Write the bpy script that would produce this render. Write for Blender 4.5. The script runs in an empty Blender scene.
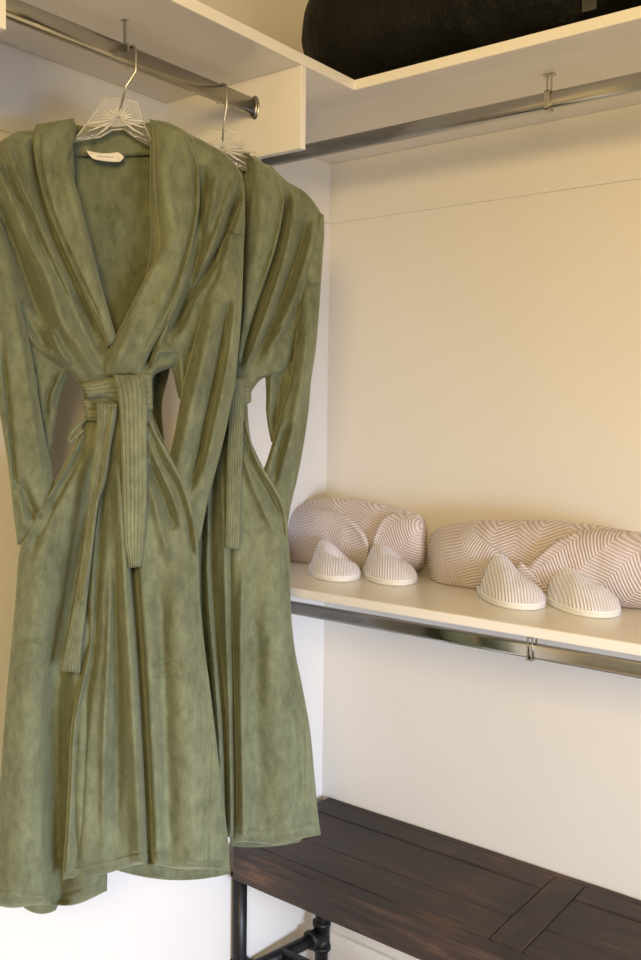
import bpy, bmesh, math, random
import numpy as np
from mathutils import Vector, Matrix, noise
random.seed(4)
sc = bpy.context.scene
COL = sc.collection

# ------------------------------------------------------------------ camera
YAW, PITCH, ROLL, FPX = .6594, .07, .014, 923.2
CAM = np.array([-1.8301, -1.4004, 1.45])
Fv = np.array([math.cos(YAW)*math.cos(PITCH), math.sin(YAW)*math.cos(PITCH), -math.sin(PITCH)])
R0 = np.array([math.sin(YAW), -math.cos(YAW), 0.]); U0 = np.cross(R0, Fv)
Rv = R0*math.cos(ROLL)+U0*math.sin(ROLL); Uv = -R0*math.sin(ROLL)+U0*math.cos(ROLL)
cd = bpy.data.cameras.new('camera'); cam = bpy.data.objects.new('camera', cd); COL.objects.link(cam)
cd.sensor_fit = 'HORIZONTAL'; cd.sensor_width = 36; cd.lens = FPX/641*36; cd.clip_start = .02
m = Matrix.Identity(4)
for i in range(3):
    m[i][0] = Rv[i]; m[i][1] = Uv[i]; m[i][2] = -Fv[i]; m[i][3] = CAM[i]
cam.matrix_world = m
sc.camera = cam

def ray(x, y):
    x = np.asarray(x, float); y = np.asarray(y, float)
    return Fv + ((x-320.5)/FPX)[..., None]*Rv - ((y-480)/FPX)[..., None]*Uv
def hit(x, y, ax, val):
    d = ray(x, y); return CAM+((val-CAM[ax])/d[ax])*d

# ------------------------------------------------------------------ materials
def mat(name):
    m = bpy.data.materials.new(name); m.use_nodes = True
    nt = m.node_tree; b = nt.nodes['Principled BSDF']
    return m, nt, b
def N(nt, t, **k):
    n = nt.nodes.new(t)
    for a, v in k.items():
        if a in n.inputs.keys(): n.inputs[a].default_value = v
        else: setattr(n, a, v)
    return n
def L(nt, a, b): nt.links.new(a, b)
def noise_tex(nt, scale, detail=3, coord='Object', stretch=(1, 1, 1), rough=.5):
    tc = N(nt, 'ShaderNodeTexCoord'); mp = N(nt, 'ShaderNodeMapping'); mp.inputs['Scale'].default_value = stretch
    L(nt, tc.outputs[coord], mp.inputs[0])
    n = N(nt, 'ShaderNodeTexNoise'); n.inputs['Scale'].default_value = scale; n.inputs['Detail'].default_value = detail
    n.inputs['Roughness'].default_value = rough
    L(nt, mp.outputs[0], n.inputs['Vector']); return n.outputs['Fac']
def ramp(nt, fac, stops):
    r = N(nt, 'ShaderNodeValToRGB'); e = r.color_ramp.elements
    e[0].position, e[0].color = stops[0][0], (*stops[0][1], 1)
    e[1].position, e[1].color = stops[-1][0], (*stops[-1][1], 1)
    for p, c in stops[1:-1]:
        x = e.new(p); x.color = (*c, 1)
    L(nt, fac, r.inputs[0]); return r.outputs[0]
def bump(nt, h, strength, dist, prev=None):
    b = N(nt, 'ShaderNodeBump'); b.inputs['Strength'].default_value = strength; b.inputs['Distance'].default_value = dist
    L(nt, h, b.inputs['Height'])
    if prev is not None: L(nt, prev, b.inputs['Normal'])
    return b.outputs[0]
def math_n(nt, op, a, b=None, c=None):
    n = N(nt, 'ShaderNodeMath'); n.operation = op
    for i, v in enumerate((a, b, c)):
        if v is None: continue
        if isinstance(v, (int, float)): n.inputs[i].default_value = v
        else: L(nt, v, n.inputs[i])
    return n.outputs[0]

def wall_mat(name, col, rough=.55):
    m, nt, b = mat(name)
    f = noise_tex(nt, 3.0, 4)
    c = ramp(nt, f, [(.3, tuple(x*.97 for x in col)), (.7, col)])
    L(nt, c, b.inputs['Base Color']); b.inputs['Roughness'].default_value = rough
    L(nt, bump(nt, noise_tex(nt, 160, 3), .08, .002), b.inputs['Normal'])
    return m
M = {}
M['wall'] = wall_mat('painted_wall', (.74, .71, .66))
M['shelf'] = wall_mat('white_laminate', (.78, .75, .70), .22)
M['trimw'] = wall_mat('painted_trim', (.76, .74, .70), .4)
M['floor'] = wall_mat('floor_paint', (.45, .40, .36), .5)

def velvet(name, base, quilt=False):
    m, nt, b = mat(name)
    big = noise_tex(nt, 13, 5, stretch=(1, 1, .5), rough=.65)
    fine = noise_tex(nt, 70, 5, stretch=(1, 1, .55), rough=.7)
    f = math_n(nt, 'ADD', math_n(nt, 'MULTIPLY', big, .5), math_n(nt, 'MULTIPLY', fine, .5))
    c = ramp(nt, f, [(.36, tuple(x*.66 for x in base)), (.5, base), (.64, tuple(x*1.36 for x in base))])
    L(nt, c, b.inputs['Base Color'])
    b.inputs['Roughness'].default_value = .85; b.inputs['Specular IOR Level'].default_value = .15
    b.inputs['Sheen Weight'].default_value = .28; b.inputs['Sheen Roughness'].default_value = .4
    b.inputs['Sheen Tint'].default_value = (.86, .92, .66, 1)
    nb = bump(nt, noise_tex(nt, 900, 2), .25, .001)
    nb = bump(nt, noise_tex(nt, 45, 3, stretch=(1, 1, .4)), .25, .004, nb)
    if quilt:
        uv = N(nt, 'ShaderNodeUVMap'); sx = N(nt, 'ShaderNodeSeparateXYZ'); L(nt, uv.outputs[0], sx.inputs[0])
        w = math_n(nt, 'ABSOLUTE', math_n(nt, 'SINE', math_n(nt, 'MULTIPLY', sx.outputs[0], math.pi*6)))
        w = math_n(nt, 'POWER', w, .35)
        nb = bump(nt, w, 1.0, .0022, nb)
    L(nt, nb, b.inputs['Normal']); return m
M['velvet'] = velvet('green_velvet', (.142, .155, .092))
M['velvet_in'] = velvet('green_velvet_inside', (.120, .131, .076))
M['quilted'] = velvet('green_velvet_quilted', (.166, .178, .106), True)

def metal(name, col, rough):
    m, nt, b = mat(name)
    b.inputs['Base Color'].default_value = (*col, 1); b.inputs['Metallic'].default_value = 1
    f = noise_tex(nt, 30, 2)
    L(nt, ramp(nt, f, [(.3, (rough*.8,)*3), (.7, (rough*1.2,)*3)]), b.inputs['Roughness'])
    return m
M['chrome'] = metal('brushed_chrome', (.50, .49, .45), .17)
M['steel'] = metal('steel', (.45, .43, .38), .3)
m, nt, b = mat('black_iron'); b.inputs['Roughness'].default_value = .42; b.inputs['Metallic'].default_value = .3
L(nt, ramp(nt, noise_tex(nt, 40, 3), [(.3, (.006, .006, .007)), (.7, (.016, .016, .017))]), b.inputs['Base Color'])
L(nt, bump(nt, noise_tex(nt, 300, 2), .2, .001), b.inputs['Normal']); M['iron'] = m
m, nt, b = mat('black_fabric'); b.inputs['Roughness'].default_value = .55
b.inputs['Specular IOR Level'].default_value = .2
L(nt, ramp(nt, noise_tex(nt, 7, 5), [(.35, (.0015, .0015, .0015)), (.7, (.007, .007, .0065))]), b.inputs['Base Color'])
nb = bump(nt, noise_tex(nt, 14, 6, stretch=(1, 1, .6), rough=.65), .8, .02); nb = bump(nt, noise_tex(nt, 700, 2), .2, .001, nb)
L(nt, nb, b.inputs['Normal']); M['black'] = m
m, nt, b = mat('grey_webbing'); b.inputs['Roughness'].default_value = .7
L(nt, ramp(nt, noise_tex(nt, 80, 3), [(.3, (.02, .019, .017)), (.7, (.05, .048, .04))]), b.inputs['Base Color']); M['webbing'] = m
m, nt, b = mat('clear_acrylic'); b.inputs['Roughness'].default_value = .06; b.inputs['IOR'].default_value = 1.45
b.inputs['Transmission Weight'].default_value = .93; b.inputs['Base Color'].default_value = (.97, .96, .92, 1)
f = noise_tex(nt, 90, 2); L(nt, bump(nt, f, .15, .001), b.inputs['Normal']); M['acrylic'] = m
m, nt, b = mat('frosted_acrylic'); b.inputs['Roughness'].default_value = .12; b.inputs['Transmission Weight'].default_value = .45; b.inputs['IOR'].default_value = 1.45
L(nt, ramp(nt, noise_tex(nt, 200, 2), [(.3, (.80, .77, .68)), (.7, (.95, .93, .86))]), b.inputs['Base Color']); M['frost'] = m
m, nt, b = mat('woven_label'); b.inputs['Roughness'].default_value = .8
L(nt, ramp(nt, noise_tex(nt, 120, 2), [(.3, (.62, .56, .47)), (.7, (.74, .68, .58))]), b.inputs['Base Color']); M['label'] = m
m, nt, b = mat('label_thread'); b.inputs['Base Color'].default_value = (.33, .29, .23, 1); M['thread'] = m

def knit(name, c0, c1, period=.0068, chev=.05, amp=.022, rot=0, strength=.6, cross=None):
    # herringbone rib knit; UV is metric
    m, nt, b = mat(name)
    uv = N(nt, 'ShaderNodeUVMap'); mp = N(nt, 'ShaderNodeMapping'); mp.inputs['Rotation'].default_value = (0, 0, rot)
    L(nt, uv.outputs[0], mp.inputs[0])
    nz = N(nt, 'ShaderNodeTexNoise'); nz.inputs['Scale'].default_value = 9; L(nt, mp.outputs[0], nz.inputs['Vector'])
    sx = N(nt, 'ShaderNodeSeparateXYZ'); L(nt, mp.outputs[0], sx.inputs[0])
    u, v = sx.outputs[0], sx.outputs[1]
    u = math_n(nt, 'ADD', u, math_n(nt, 'MULTIPLY', nz.outputs['Fac'], .02))
    tri = math_n(nt, 'PINGPONG', u, chev)
    vv = math_n(nt, 'ADD', v, math_n(nt, 'MULTIPLY', tri, amp/chev)) if amp else v
    vv = math_n(nt, 'ADD', vv, math_n(nt, 'MULTIPLY', nz.outputs['Fac'], .01))
    w = math_n(nt, 'SINE', math_n(nt, 'MULTIPLY', vv, 2*math.pi/period))
    w = math_n(nt, 'MULTIPLY_ADD', w, .5, .5)
    if cross:
        w2 = math_n(nt, 'SINE', math_n(nt, 'MULTIPLY', u, 2*math.pi/cross))
        w = math_n(nt, 'MULTIPLY', w, math_n(nt, 'MULTIPLY_ADD', w2, .25, .75))
    fz = noise_tex(nt, 400, 2)
    ww = math_n(nt, 'ADD', w, math_n(nt, 'MULTIPLY', fz, .3))
    L(nt, ramp(nt, ww, [(.1, c0), (.75, c1)]), b.inputs['Base Color'])
    b.inputs['Roughness'].default_value = .9; b.inputs['Specular IOR Level'].default_value = .1
    b.inputs['Sheen Weight'].default_value = .2
    L(nt, bump(nt, ww, strength, .003), b.inputs['Normal']); return m
KA, KB = (.42, .36, .36), (.68, .61, .63)
M['knit'] = knit('herringbone_knit', KA, KB)
M['knit_l'] = knit('herringbone_knit_turned', KA, KB, rot=-.7)
M['knit_r'] = knit('herringbone_knit_crossed', KA, KB, rot=.75)
M['slip'] = knit('waffle_slipper_fabric', (.66, .64, .74), (.82, .82, .92), period=.0058, amp=0, strength=.7)
m, nt, b = mat('slipper_sole'); b.inputs['Roughness'].default_value = .55
L(nt, ramp(nt, noise_tex(nt, 40, 2), [(.3, (.80, .84, .90)), (.7, (.86, .89, .95))]), b.inputs['Base Color']); M['sole'] = m

def wood(name, dirv):
    m, nt, b = mat(name)
    st = (14, 1.3, 14) if dirv == 'y' else (1.3, 14, 14)
    g = noise_tex(nt, 5, 6, stretch=st, rough=.65)
    g2 = noise_tex(nt, 3, 3, stretch=(1, 1, 1))
    f = math_n(nt, 'ADD', math_n(nt, 'MULTIPLY', g, .6), math_n(nt, 'MULTIPLY', g2, .4))
    L(nt, ramp(nt, f, [(.36, (.008, .006, .005)), (.48, (.030, .019, .016)), (.56, (.055, .034, .026)), (.68, (.15, .085, .045))]), b.inputs['Base Color'])
    L(nt, ramp(nt, g, [(.3, (.5,)*3), (.7, (.75,)*3)]), b.inputs['Roughness'])
    L(nt, bump(nt, g, .5, .004), b.inputs['Normal']); return m
M['wood'] = wood('dark_reclaimed_wood', 'y'); M['woodx'] = wood('dark_reclaimed_wood_crosswise', 'x')

# ------------------------------------------------------------------ helpers
def link(name, me, m, parent=None, smooth=True):
    o = bpy.data.objects.new(name, me); COL.objects.link(o)
    if m: me.materials.append(m)
    if parent is not None:
        o.parent = parent; o.location = -Vector(parent_world(parent))
    if smooth:
        for p in me.polygons: p.use_smooth = True
    return o
def parent_world(o):
    v = Vector(o.location)
    while o.parent is not None:
        o = o.parent; v += Vector(o.location)
    return v
def from_bm(name, bm, m, parent=None, smooth=False, bevel=0):
    bmesh.ops.recalc_face_normals(bm, faces=bm.faces)
    me = bpy.data.meshes.new(name); bm.to_mesh(me); bm.free()
    o = link(name, me, m, parent, smooth)
    if bevel:
        md = o.modifiers.new('b', 'BEVEL'); md.width = bevel; md.segments = 2; md.limit_method = 'ANGLE'
    return o
def bx(bm, a, b):
    x0, x1 = sorted((a[0], b[0])); y0, y1 = sorted((a[1], b[1])); z0, z1 = sorted((a[2], b[2]))
    v = [bm.verts.new((x, y, z)) for x in (x0, x1) for y in (y0, y1) for z in (z0, z1)]
    for q in ((0,1,3,2),(4,6,7,5),(0,4,5,1),(2,3,7,6),(0,2,6,4),(1,5,7,3)): bm.faces.new([v[i] for i in q])
def tube(bm, pts, r, n=10, cap=True, flat=None):
    pts = [Vector(p) for p in pts]; rings = []; prev = None
    for i, p in enumerate(pts):
        t = (pts[min(i+1, len(pts)-1)]-pts[max(i-1, 0)]).normalized()
        if prev is None:
            a = Vector((0, 0, 1)) if abs(t.z) < .9 else Vector((1, 0, 0))
            u = t.cross(a).normalized()
        else: u = (prev-t*prev.dot(t)).normalized()
        prev = u; w = t.cross(u)
        rr = r[i] if isinstance(r, (list, tuple)) else r
        ra, rb = (rr, rr) if flat is None else (rr*flat[0], rr*flat[1])
        rings.append([bm.verts.new(p+u*math.cos(2*math.pi*k/n)*ra+w*math.sin(2*math.pi*k/n)*rb) for k in range(n)])
    for a, b in zip(rings, rings[1:]):
        for k in range(n): bm.faces.new((a[k], a[(k+1) % n], b[(k+1) % n], b[k]))
    if cap: bm.faces.new(rings[0][::-1]); bm.faces.new(rings[-1])
def empty(name, loc, label, cat, group=None):
    o = bpy.data.objects.new(name, None); COL.objects.link(o); o.location = [float(v) for v in loc]; o.empty_display_size = .05
    tag(o, label, cat, group); return o
def tag(o, label, cat, group=None):
    o['label'] = label; o['category'] = cat
    if group: o['group'] = group
    return o
def struct(o):
    o['kind'] = 'structure'; return o
def box_obj(name, a, b, m, parent=None, bevel=0):
    bm = bmesh.new(); bx(bm, a, b); return from_bm(name, bm, m, parent, bevel=bevel)

# a draped cloth panel hanging in an upright plane: closed front + back surface
class Plane:
    def __init__(s, O, e):
        s.O = np.array(O, float); s.e = np.array(e, float)/np.linalg.norm(e); s.n = np.array([s.e[1], -s.e[0], 0.])
        if s.n@(CAM-s.O) < 0: s.n = -s.n
    def at(s, x, y, d):
        D = ray(x, y); t = ((s.O-CAM)@s.n + d)/(D@s.n)
        return CAM+t[..., None]*D
def crom(pts, n):
    P = np.array(pts, float); k = len(P)
    if k == 2:
        t = np.linspace(0, 1, n)[:, None]; return P[0]*(1-t)+P[1]*t
    mid = (P[:, 0:2]+P[:, 2:4])/2 if P.shape[1] >= 4 else P[:, :2]
    c = np.concatenate([[0], np.cumsum(np.linalg.norm(np.diff(mid, axis=0), axis=1)+.01)])
    t = np.linspace(0, c[-1], n)
    mm = np.zeros_like(P)
    for i in range(k):
        a, b = max(i-1, 0), min(i+1, k-1); mm[i] = (P[b]-P[a])/(c[b]-c[a])
    out = np.zeros((n, P.shape[1]))
    for j, tt in enumerate(t):
        i = min(max(np.searchsorted(c, tt)-1, 0), k-2); h = c[i+1]-c[i]; s = (tt-c[i])/h
        out[j] = (2*s**3-3*s**2+1)*P[i]+(s**3-2*s**2+s)*h*mm[i]+(-2*s**3+3*s**2)*P[i+1]+(s**3-s**2)*h*mm[i+1]
    return out
def foldfield(x, y, folds):
    d = np.zeros_like(x)
    for pts, amp, wid, *mode in folds:
        amp = amp*(2.1 if amp < 0 else 1.6); wid = wid*.88
        if abs(amp) < .008: amp = amp/1.2
        P = crom([(a[0], a[1], a[0], a[1]) for a in pts], max(12, len(pts)*6))[:, :2]
        best = np.full(x.shape, 1e9); tt = np.zeros_like(x); side = np.zeros_like(x)
        for i in range(len(P)-1):
            a, b = P[i], P[i+1]; ab = b-a; L2 = ab@ab+1e-9
            t = np.clip(((x-a[0])*ab[0]+(y-a[1])*ab[1])/L2, 0, 1)
            dx = x-(a[0]+t*ab[0]); dy = y-(a[1]+t*ab[1]); q = dx*dx+dy*dy
            s = (i+t)/(len(P)-1); w = q < best
            best = np.where(w, q, best); tt = np.where(w, s, tt); side = np.where(w, np.sign(dx*ab[1]-dy*ab[0]), side)
        if mode and mode[0] == 'flat': env = 1
        elif mode and mode[0] == 'down': env = np.clip(tt*5, 0, 1)**.7
        elif mode and mode[0] == 'up': env = np.clip((1-tt)*5, 0, 1)**.7
        else: env = np.clip(np.minimum(tt, 1-tt)*5, 0, 1)**.7
        dist = np.sqrt(best)
        if len(mode) > 1:      # asymmetric: different width on either side
            wd = np.where(side > 0, wid, mode[1])
            d += amp*env*np.exp(-(dist/wd)**2)
        else: d += amp*env*np.exp(-best/wid**2)
    return d
def panel(name, pl, rows, depth, thick, back, m, parent, folds=(), step=1.6, k=2.2, wrinkle=.0, uvm='s', ends=True, zmin=None, label=None, wave=None):
    R_ = np.array([tuple(r)+(0, 0) if len(r) == 4 else tuple(r) for r in rows], float)
    ln = np.sum(np.linalg.norm(np.diff((R_[:, :2]+R_[:, 2:4])/2, axis=0), axis=1))
    wd = np.max(np.linalg.norm(R_[:, 2:4]-R_[:, :2], axis=1))
    nv = max(6, int(ln/step)); nu = max(8, int(wd/step))
    Q = crom(R_, nv)
    i = np.arange(nu+1)/nu; s = .55*i+.45*(.5-.5*np.cos(np.pi*i))
    X = Q[:, 0:1]+(Q[:, 2:3]-Q[:, 0:1])*s; Y = Q[:, 1:2]+(Q[:, 3:4]-Q[:, 1:2])*s
    bow = 4*s*(1-s); X = X+Q[:, 4:5]*bow; Y = Y+Q[:, 5:6]*bow
    if wave:   # gentle wave of the lower edge
        tv = np.linspace(0, 1, nv)[:, None]**6; Y = Y+tv*wave[0]*np.sin(X/wave[1]+wave[2])
    prof = np.clip(1-np.abs(2*s-1)**k, 0, 1)**.5
    tt = np.linspace(0, 1, nv)[:, None]
    if ends: prof2 = prof[None, :]*np.clip(1-np.abs(2*tt-1)**26, 0, 1)**.5
    else: prof2 = np.repeat(prof[None, :], nv, 0)
    base = depth(X, Y) if callable(depth) else np.full(X.shape, float(depth))
    FF = foldfield(X, Y, folds)
    if wrinkle:
        W = np.zeros_like(X)
        for a in range(X.shape[0]):
            for b_ in range(X.shape[1]):
                W[a, b_] = noise.noise((X[a, b_]*.045, Y[a, b_]*.016, len(name)*1.7+hash_(name)))+.45*noise.noise((X[a, b_]*.11, Y[a, b_]*.05, 3.1))
        FF = FF+W*wrinkle
    edge = np.clip(prof2*1.6, 0, 1)
    DF = base+thick*prof2+FF*edge
    DB = base-back*prof2+np.minimum(FF, 0)*edge*1.0
    DB = np.minimum(DB, DF-.0008)
    Pf = pl.at(X, Y, DF); Pb = pl.at(X, Y, DB)
    verts = []; ring = nu+1+nu-1
    for a in range(nv):
        verts += list(Pf[a])+list(Pb[a][1:-1][::-1])
    faces = []
    for a in range(nv-1):
        for c in range(ring):
            faces.append((a*ring+c, a*ring+(c+1) % ring, (a+1)*ring+(c+1) % ring, (a+1)*ring+c))
    for a, fl in ((0, 0), (nv-1, 1)):
        for c in range(nu):
            f0, f1 = a*ring+c, a*ring+c+1
            b0 = a*ring+(ring-c) % ring; b1 = a*ring+(ring-c-1)
            q = [f0, f1, b1, b0] if fl == 0 else [f0, b0, b1, f1]
            qq = []
            for v in q:
                if v not in qq: qq.append(v)
            if len(qq) > 2: faces.append(tuple(qq))
    if zmin is not None:
        verts = [(v[0], v[1], max(v[2], zmin)) for v in verts]
    off = parent_world(parent)
    me = bpy.data.meshes.new(name)
    me.from_pydata([tuple(float(c) for c in v) for v in verts], [], faces)
    uvl = me.uv_layers.new(name='UVMap')
    ss = list(s)+list(s[1:-1][::-1])
    if uvm == 's':
        co = [(ss[c], a/nv*ln*.0016) for a in range(nv) for c in range(ring)]
    else:
        g = (Pf@pl.e, Pf[..., 2])
        co = []
        for a in range(nv):
            l0 = [(g[0][a, c], g[1][a, c]) for c in range(nu+1)]
            co += l0+l0[1:-1][::-1]
    lv = np.zeros(len(me.loops), dtype=np.int32); me.loops.foreach_get('vertex_index', lv)
    co = np.array(co); uvl.data.foreach_set('uv', co[lv].astype(np.float32).ravel())
    bmm = bmesh.new(); bmm.from_mesh(me); bmesh.ops.recalc_face_normals(bmm, faces=bmm.faces); bmm.to_mesh(me); bmm.free()
    o = bpy.data.objects.new(name, me); COL.objects.link(o); me.materials.append(m)
    for p in me.polygons: p.use_smooth = True
    o.parent = parent; o.location = -off
    if label: o['label'] = label
    return o
def hash_(s): return sum(ord(c)*(i+1) for i, c in enumerate(s)) % 97
def P2(pts, a, w, *mode): return (pts, a, w, *mode)

# ------------------------------------------------------------------ the room
ZS, WB, WR = 2.0612, .35, .3872          # top shelf underside, depths
LS, LX = 1.0992, -.3956                  # lower shelf top, front edge
def S(name, a, b, m, bevel=0): return struct(box_obj(name, a, b, m, bevel=bevel))
S('wall_back', (-3.2, 0, 0), (.08, .08, 2.75), M['wall'])
S('wall_right', (0, -3.4, 0), (.08, 0, 2.75), M['wall'])
S('floor', (-3.2, -3.4, -.05), (.08, .08, 0), M['floor'])
S('ceiling', (-3.2, -3.4, 2.75), (.08, .08, 2.8), M['wall'])
zcl = float(hit(331, 224, 0, 0)[2])
S('trim_1', (-2.2, -.005, zcl), (-.005, 0, ZS), M['wall'], .0015)
S('trim_2', (-.005, -1.6, zcl), (0, 0, ZS), M['wall'], .0015)
S('baseboard_back', (-3.2, -.014, 0), (-.014, 0, .135), M['trimw'], .004)
S('baseboard_right', (-.014, -3.4, 0), (0, 0, .135), M['trimw'], .004)

# closet shelving
T = .019
bm = bmesh.new()
vs = [(-2.2, 0), (-2.2, -WB), (-WR, -WB), (-WR, -1.6), (0, -1.6), (0, 0)]
lo = [bm.verts.new((x, y, ZS)) for x, y in vs]; hi = [bm.verts.new((x, y, ZS+T)) for x, y in vs]
bm.faces.new(lo[::-1]); bm.faces.new(hi)
for i in range(6): bm.faces.new((lo[i], lo[(i+1) % 6], hi[(i+1) % 6], hi[i]))
tag(from_bm('corner_shelf', bm, M['shelf'], bevel=.0015), 'L-shaped cream upper corner shelf above the robes, carrying the black bag', 'shelf')
o = box_obj('wall_shelf', (LX, -1.6, LS-T), (0, 0, LS), M['shelf'], bevel=.003)
tag(o, 'glossy white lower shelf holding the beige bundles and slippers', 'shelf')
PX = -.543
zp = float(hit(307, 150, 1, -WB)[2])
o = box_obj('rail_support_panel', (PX, -WB+.002, zp), (PX+.014, 0, ZS), M['shelf'], bevel=.001)
tag(o, 'cream drop panel under upper shelf where the robe rail ends', 'panel', None)
q = hit(6.5, 30, 1, -WB+.002)
o = box_obj('rail_support_panel', (q[0]-.019, -WB+.002, q[2]), (q[0], 0, ZS), M['shelf'], bevel=.001)
tag(o, 'cream drop panel at the top left edge of the photo', 'panel', None)

# rails --------------------------------------------------------------
def oval_rail(name, a, b, h, w, m, parent):
    a, b = Vector(a), Vector(b); t = (b-a).normalized(); u = Vector((0, 0, 1)); s = t.cross(u)
    bm = bmesh.new(); rg = []
    N_ = 28
    for p in (a, b):
        r = []
        for k in range(N_):
            c, q = math.cos(2*math.pi*k/N_), math.sin(2*math.pi*k/N_)
            ex = .62
            r.append(bm.verts.new(p+s*(w/2*math.copysign(abs(c)**ex, c))+u*(h/2*math.copysign(abs(q)**ex, q))))
        rg.append(r)
    for k in range(N_): bm.faces.new((rg[0][k], rg[0][(k+1) % N_], rg[1][(k+1) % N_], rg[1][k]))
    bm.faces.new(rg[0]); bm.faces.new(rg[1][::-1])
    o = from_bm(name, bm, m, parent, True)
    return o
ZL = 2.008; YL = -.24
rl = empty('closet_rail', (-.8, YL, ZL), 'oval metal rail at upper left from which both green robes hang', 'closet rail')
oval_rail('rail', (-1.75, YL, ZL), (PX, YL, ZL), .031, .015, M['chrome'], rl)
bm = bmesh.new()      # end socket on the drop panel
N_ = 24
for (x0, x1, h, w) in ((PX-.002, PX, .042, .022), (PX-.007, PX-.002, .036, .0185)):
    r0 = [bm.verts.new((x0, YL+w/2*math.cos(2*math.pi*k/N_), ZL+h/2*math.sin(2*math.pi*k/N_))) for k in range(N_)]
    r1 = [bm.verts.new((x1, v.co.y, v.co.z)) for v in r0]
    for k in range(N_): bm.faces.new((r0[k], r0[(k+1) % N_], r1[(k+1) % N_], r1[k]))
    bm.faces.new(r0[::-1]); bm.faces.new(r1)
from_bm('end_socket', bm, M['steel'], rl, True)
qa = hit(125, 52, 1, YL)
bm = bmesh.new(); bx(bm, (qa[0]-.0012, YL-.003, ZL+.010), (qa[0]+.0012, YL+.003, ZS)); bx(bm, (qa[0]-.0015, YL-.0085, ZL+.004), (qa[0]+.0015, YL+.0085, ZL+.0165))
bx(bm, (qa[0]-.004, YL-.006, ZS-.001), (qa[0]+.004, YL+.006, ZS))
from_bm('bracket', bm, M['steel'], rl, bevel=.001)

XR, ZR = -.25, 2.0150
rr = empty('closet_rail', (XR, -.8, ZR), 'long metal rail under the upper shelf along the right wall', 'closet rail')
oval_rail('rail', (XR, -1.6, ZR), (XR, -.001, ZR), .031, .015, M['chrome'], rr)
bm = bmesh.new(); yb = -.679
bx(bm, (XR-.0025, yb-.005, ZR-.016), (XR+.0025, yb-.003, ZS)); bx(bm, (XR-.0025, yb+.003, ZR-.016), (XR+.0025, yb+.005, ZS))
bx(bm, (XR-.010, yb-.005, ZR-.017), (XR-.0072, yb+.005, ZR+.016)); bx(bm, (XR+.0072, yb-.005, ZR-.017), (XR+.010, yb+.005, ZR+.016)); bx(bm, (XR-.010, yb-.005, ZR+.014), (XR+.010, yb+.005, ZR+.017))
bx(bm, (XR-.010, yb-.005, ZR-.017), (XR+.010, yb+.005, ZR-.0142))
bx(bm, (XR-.007, yb-.010, ZS-.002), (XR+.007, yb+.010, ZS))
from_bm('bracket', bm, M['steel'], rr, bevel=.0005)
bx_ = bmesh.new(); bx(bx_, (XR-.013, -.006, ZR-.02), (XR+.013, 0-.0, ZR+.02)); from_bm('end_socket', bx_, M['steel'], rr, bevel=.004)

XL_ = LX+.012
ql = hit(532, 645, 0, XL_); ZLR = LS-T-.0245
rl2 = empty('closet_rail', (XL_, -.8, ZLR), 'metal rail below the front edge of the lower shelf', 'closet rail')
oval_rail('rail', (XL_, -1.6, ZLR), (XL_, -.001, ZLR), .027, .014, M['chrome'], rl2)
yb = float(ql[1])
bm = bmesh.new()
for s_ in (-.004, .004):
    bx(bm, (XL_-.010, yb+s_-.0015, ZLR-.0155), (XL_-.0075, yb+s_+.0015, LS-T)); bx(bm, (XL_+.0075, yb+s_-.0015, ZLR-.0155), (XL_+.010, yb+s_+.0015, LS-T))
bx(bm, (XL_-.010, yb-.0055, ZLR-.0165), (XL_+.010, yb+.0055, ZLR-.0136))
bx(bm, (XL_-.010, yb-.0055, LS-T-.002), (XL_+.010, yb+.0055, LS-T))
from_bm('bracket', bm, M['steel'], rl2, bevel=.0005)
bx_ = bmesh.new(); bx(bx_, (XL_-.013, -.006, ZLR-.02), (XL_+.013, 0, ZLR+.02)); from_bm('end_socket', bx_, M['steel'], rl2, bevel=.004)

# ------------------------------------------------------------------ bench
ZB, XB, TB = .4848, -.3587, .0772
Y0, Y1 = -.026, -1.45
be = empty('wooden_bench', (XB/2, -.7, 0), 'dark reclaimed wood bench on black iron pipe legs', 'bench')
def plank(name, x0, x1, y0, y1, m, z0=None):
    z0 = ZB-.03 if z0 is None else z0
    bm = bmesh.new(); bx(bm, (x0, y0, z0), (x1, y1, ZB+random.uniform(-.0012, .0004)))
    bmesh.ops.subdivide_edges(bm, edges=[e for e in bm.edges if e.calc_length() > .3], cuts=30, use_grid_fill=True)
    for v in bm.verts:
        v.co.x += .0016*noise.noise(v.co*9); v.co.z += .0010*noise.noise(v.co*7+Vector((5, 5, 5)))
    return from_bm(name, bm, m, be, bevel=.003)
yc = float(hit(520, 930, 2, ZB)[1])      # cross board
plank('front_rail', XB, XB+.032, Y0, Y1, M['wood'], ZB-TB)
plank('back_rail', -.026, -.004, Y0, Y1, M['wood'], ZB-TB)
for x0, x1 in ((XB+.0325, XB+.128), (XB+.1288, -.092), (-.089, -.0275)):
    plank('plank', x0, x1, Y0, yc+.034, M['wood'])
    plank('plank', x0, x1, yc-.034, Y1, M['wood'])
plank('cross_board', XB+.0325, -.0275, yc+.033, yc-.033, M['woodx'])
box_obj('apron', (XB+.052, Y0-.001, ZB-TB), (-.054, Y0-.03, ZB-.031), M['woodx'], be, .003)
box_obj('apron', (XB+.052, Y1+.03, ZB-TB), (-.054, Y1+.001, ZB-.031), M['woodx'], be, .003)
RP = .0165
yl = float(hit(240, 890, 0, -.325)[1])
def leg(x, y):
    bm = bmesh.new(); tube(bm, [(x, y, .012), (x, y, ZB-TB)], RP, 20)
    tube(bm, [(x, y, ZB-TB-.006), (x, y, ZB-TB)], .021, 24)
    lg = from_bm('leg', bm, M['iron'], be, True)
    bm = bmesh.new(); tube(bm, [(x, y, 0), (x, y, .006), (x, y, .006), (x, y, .022)], [.034, .034, .022, .022], 24)
    from_bm('foot_flange', bm, M['iron'], lg, True)
    return lg
xbk = -.075
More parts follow.
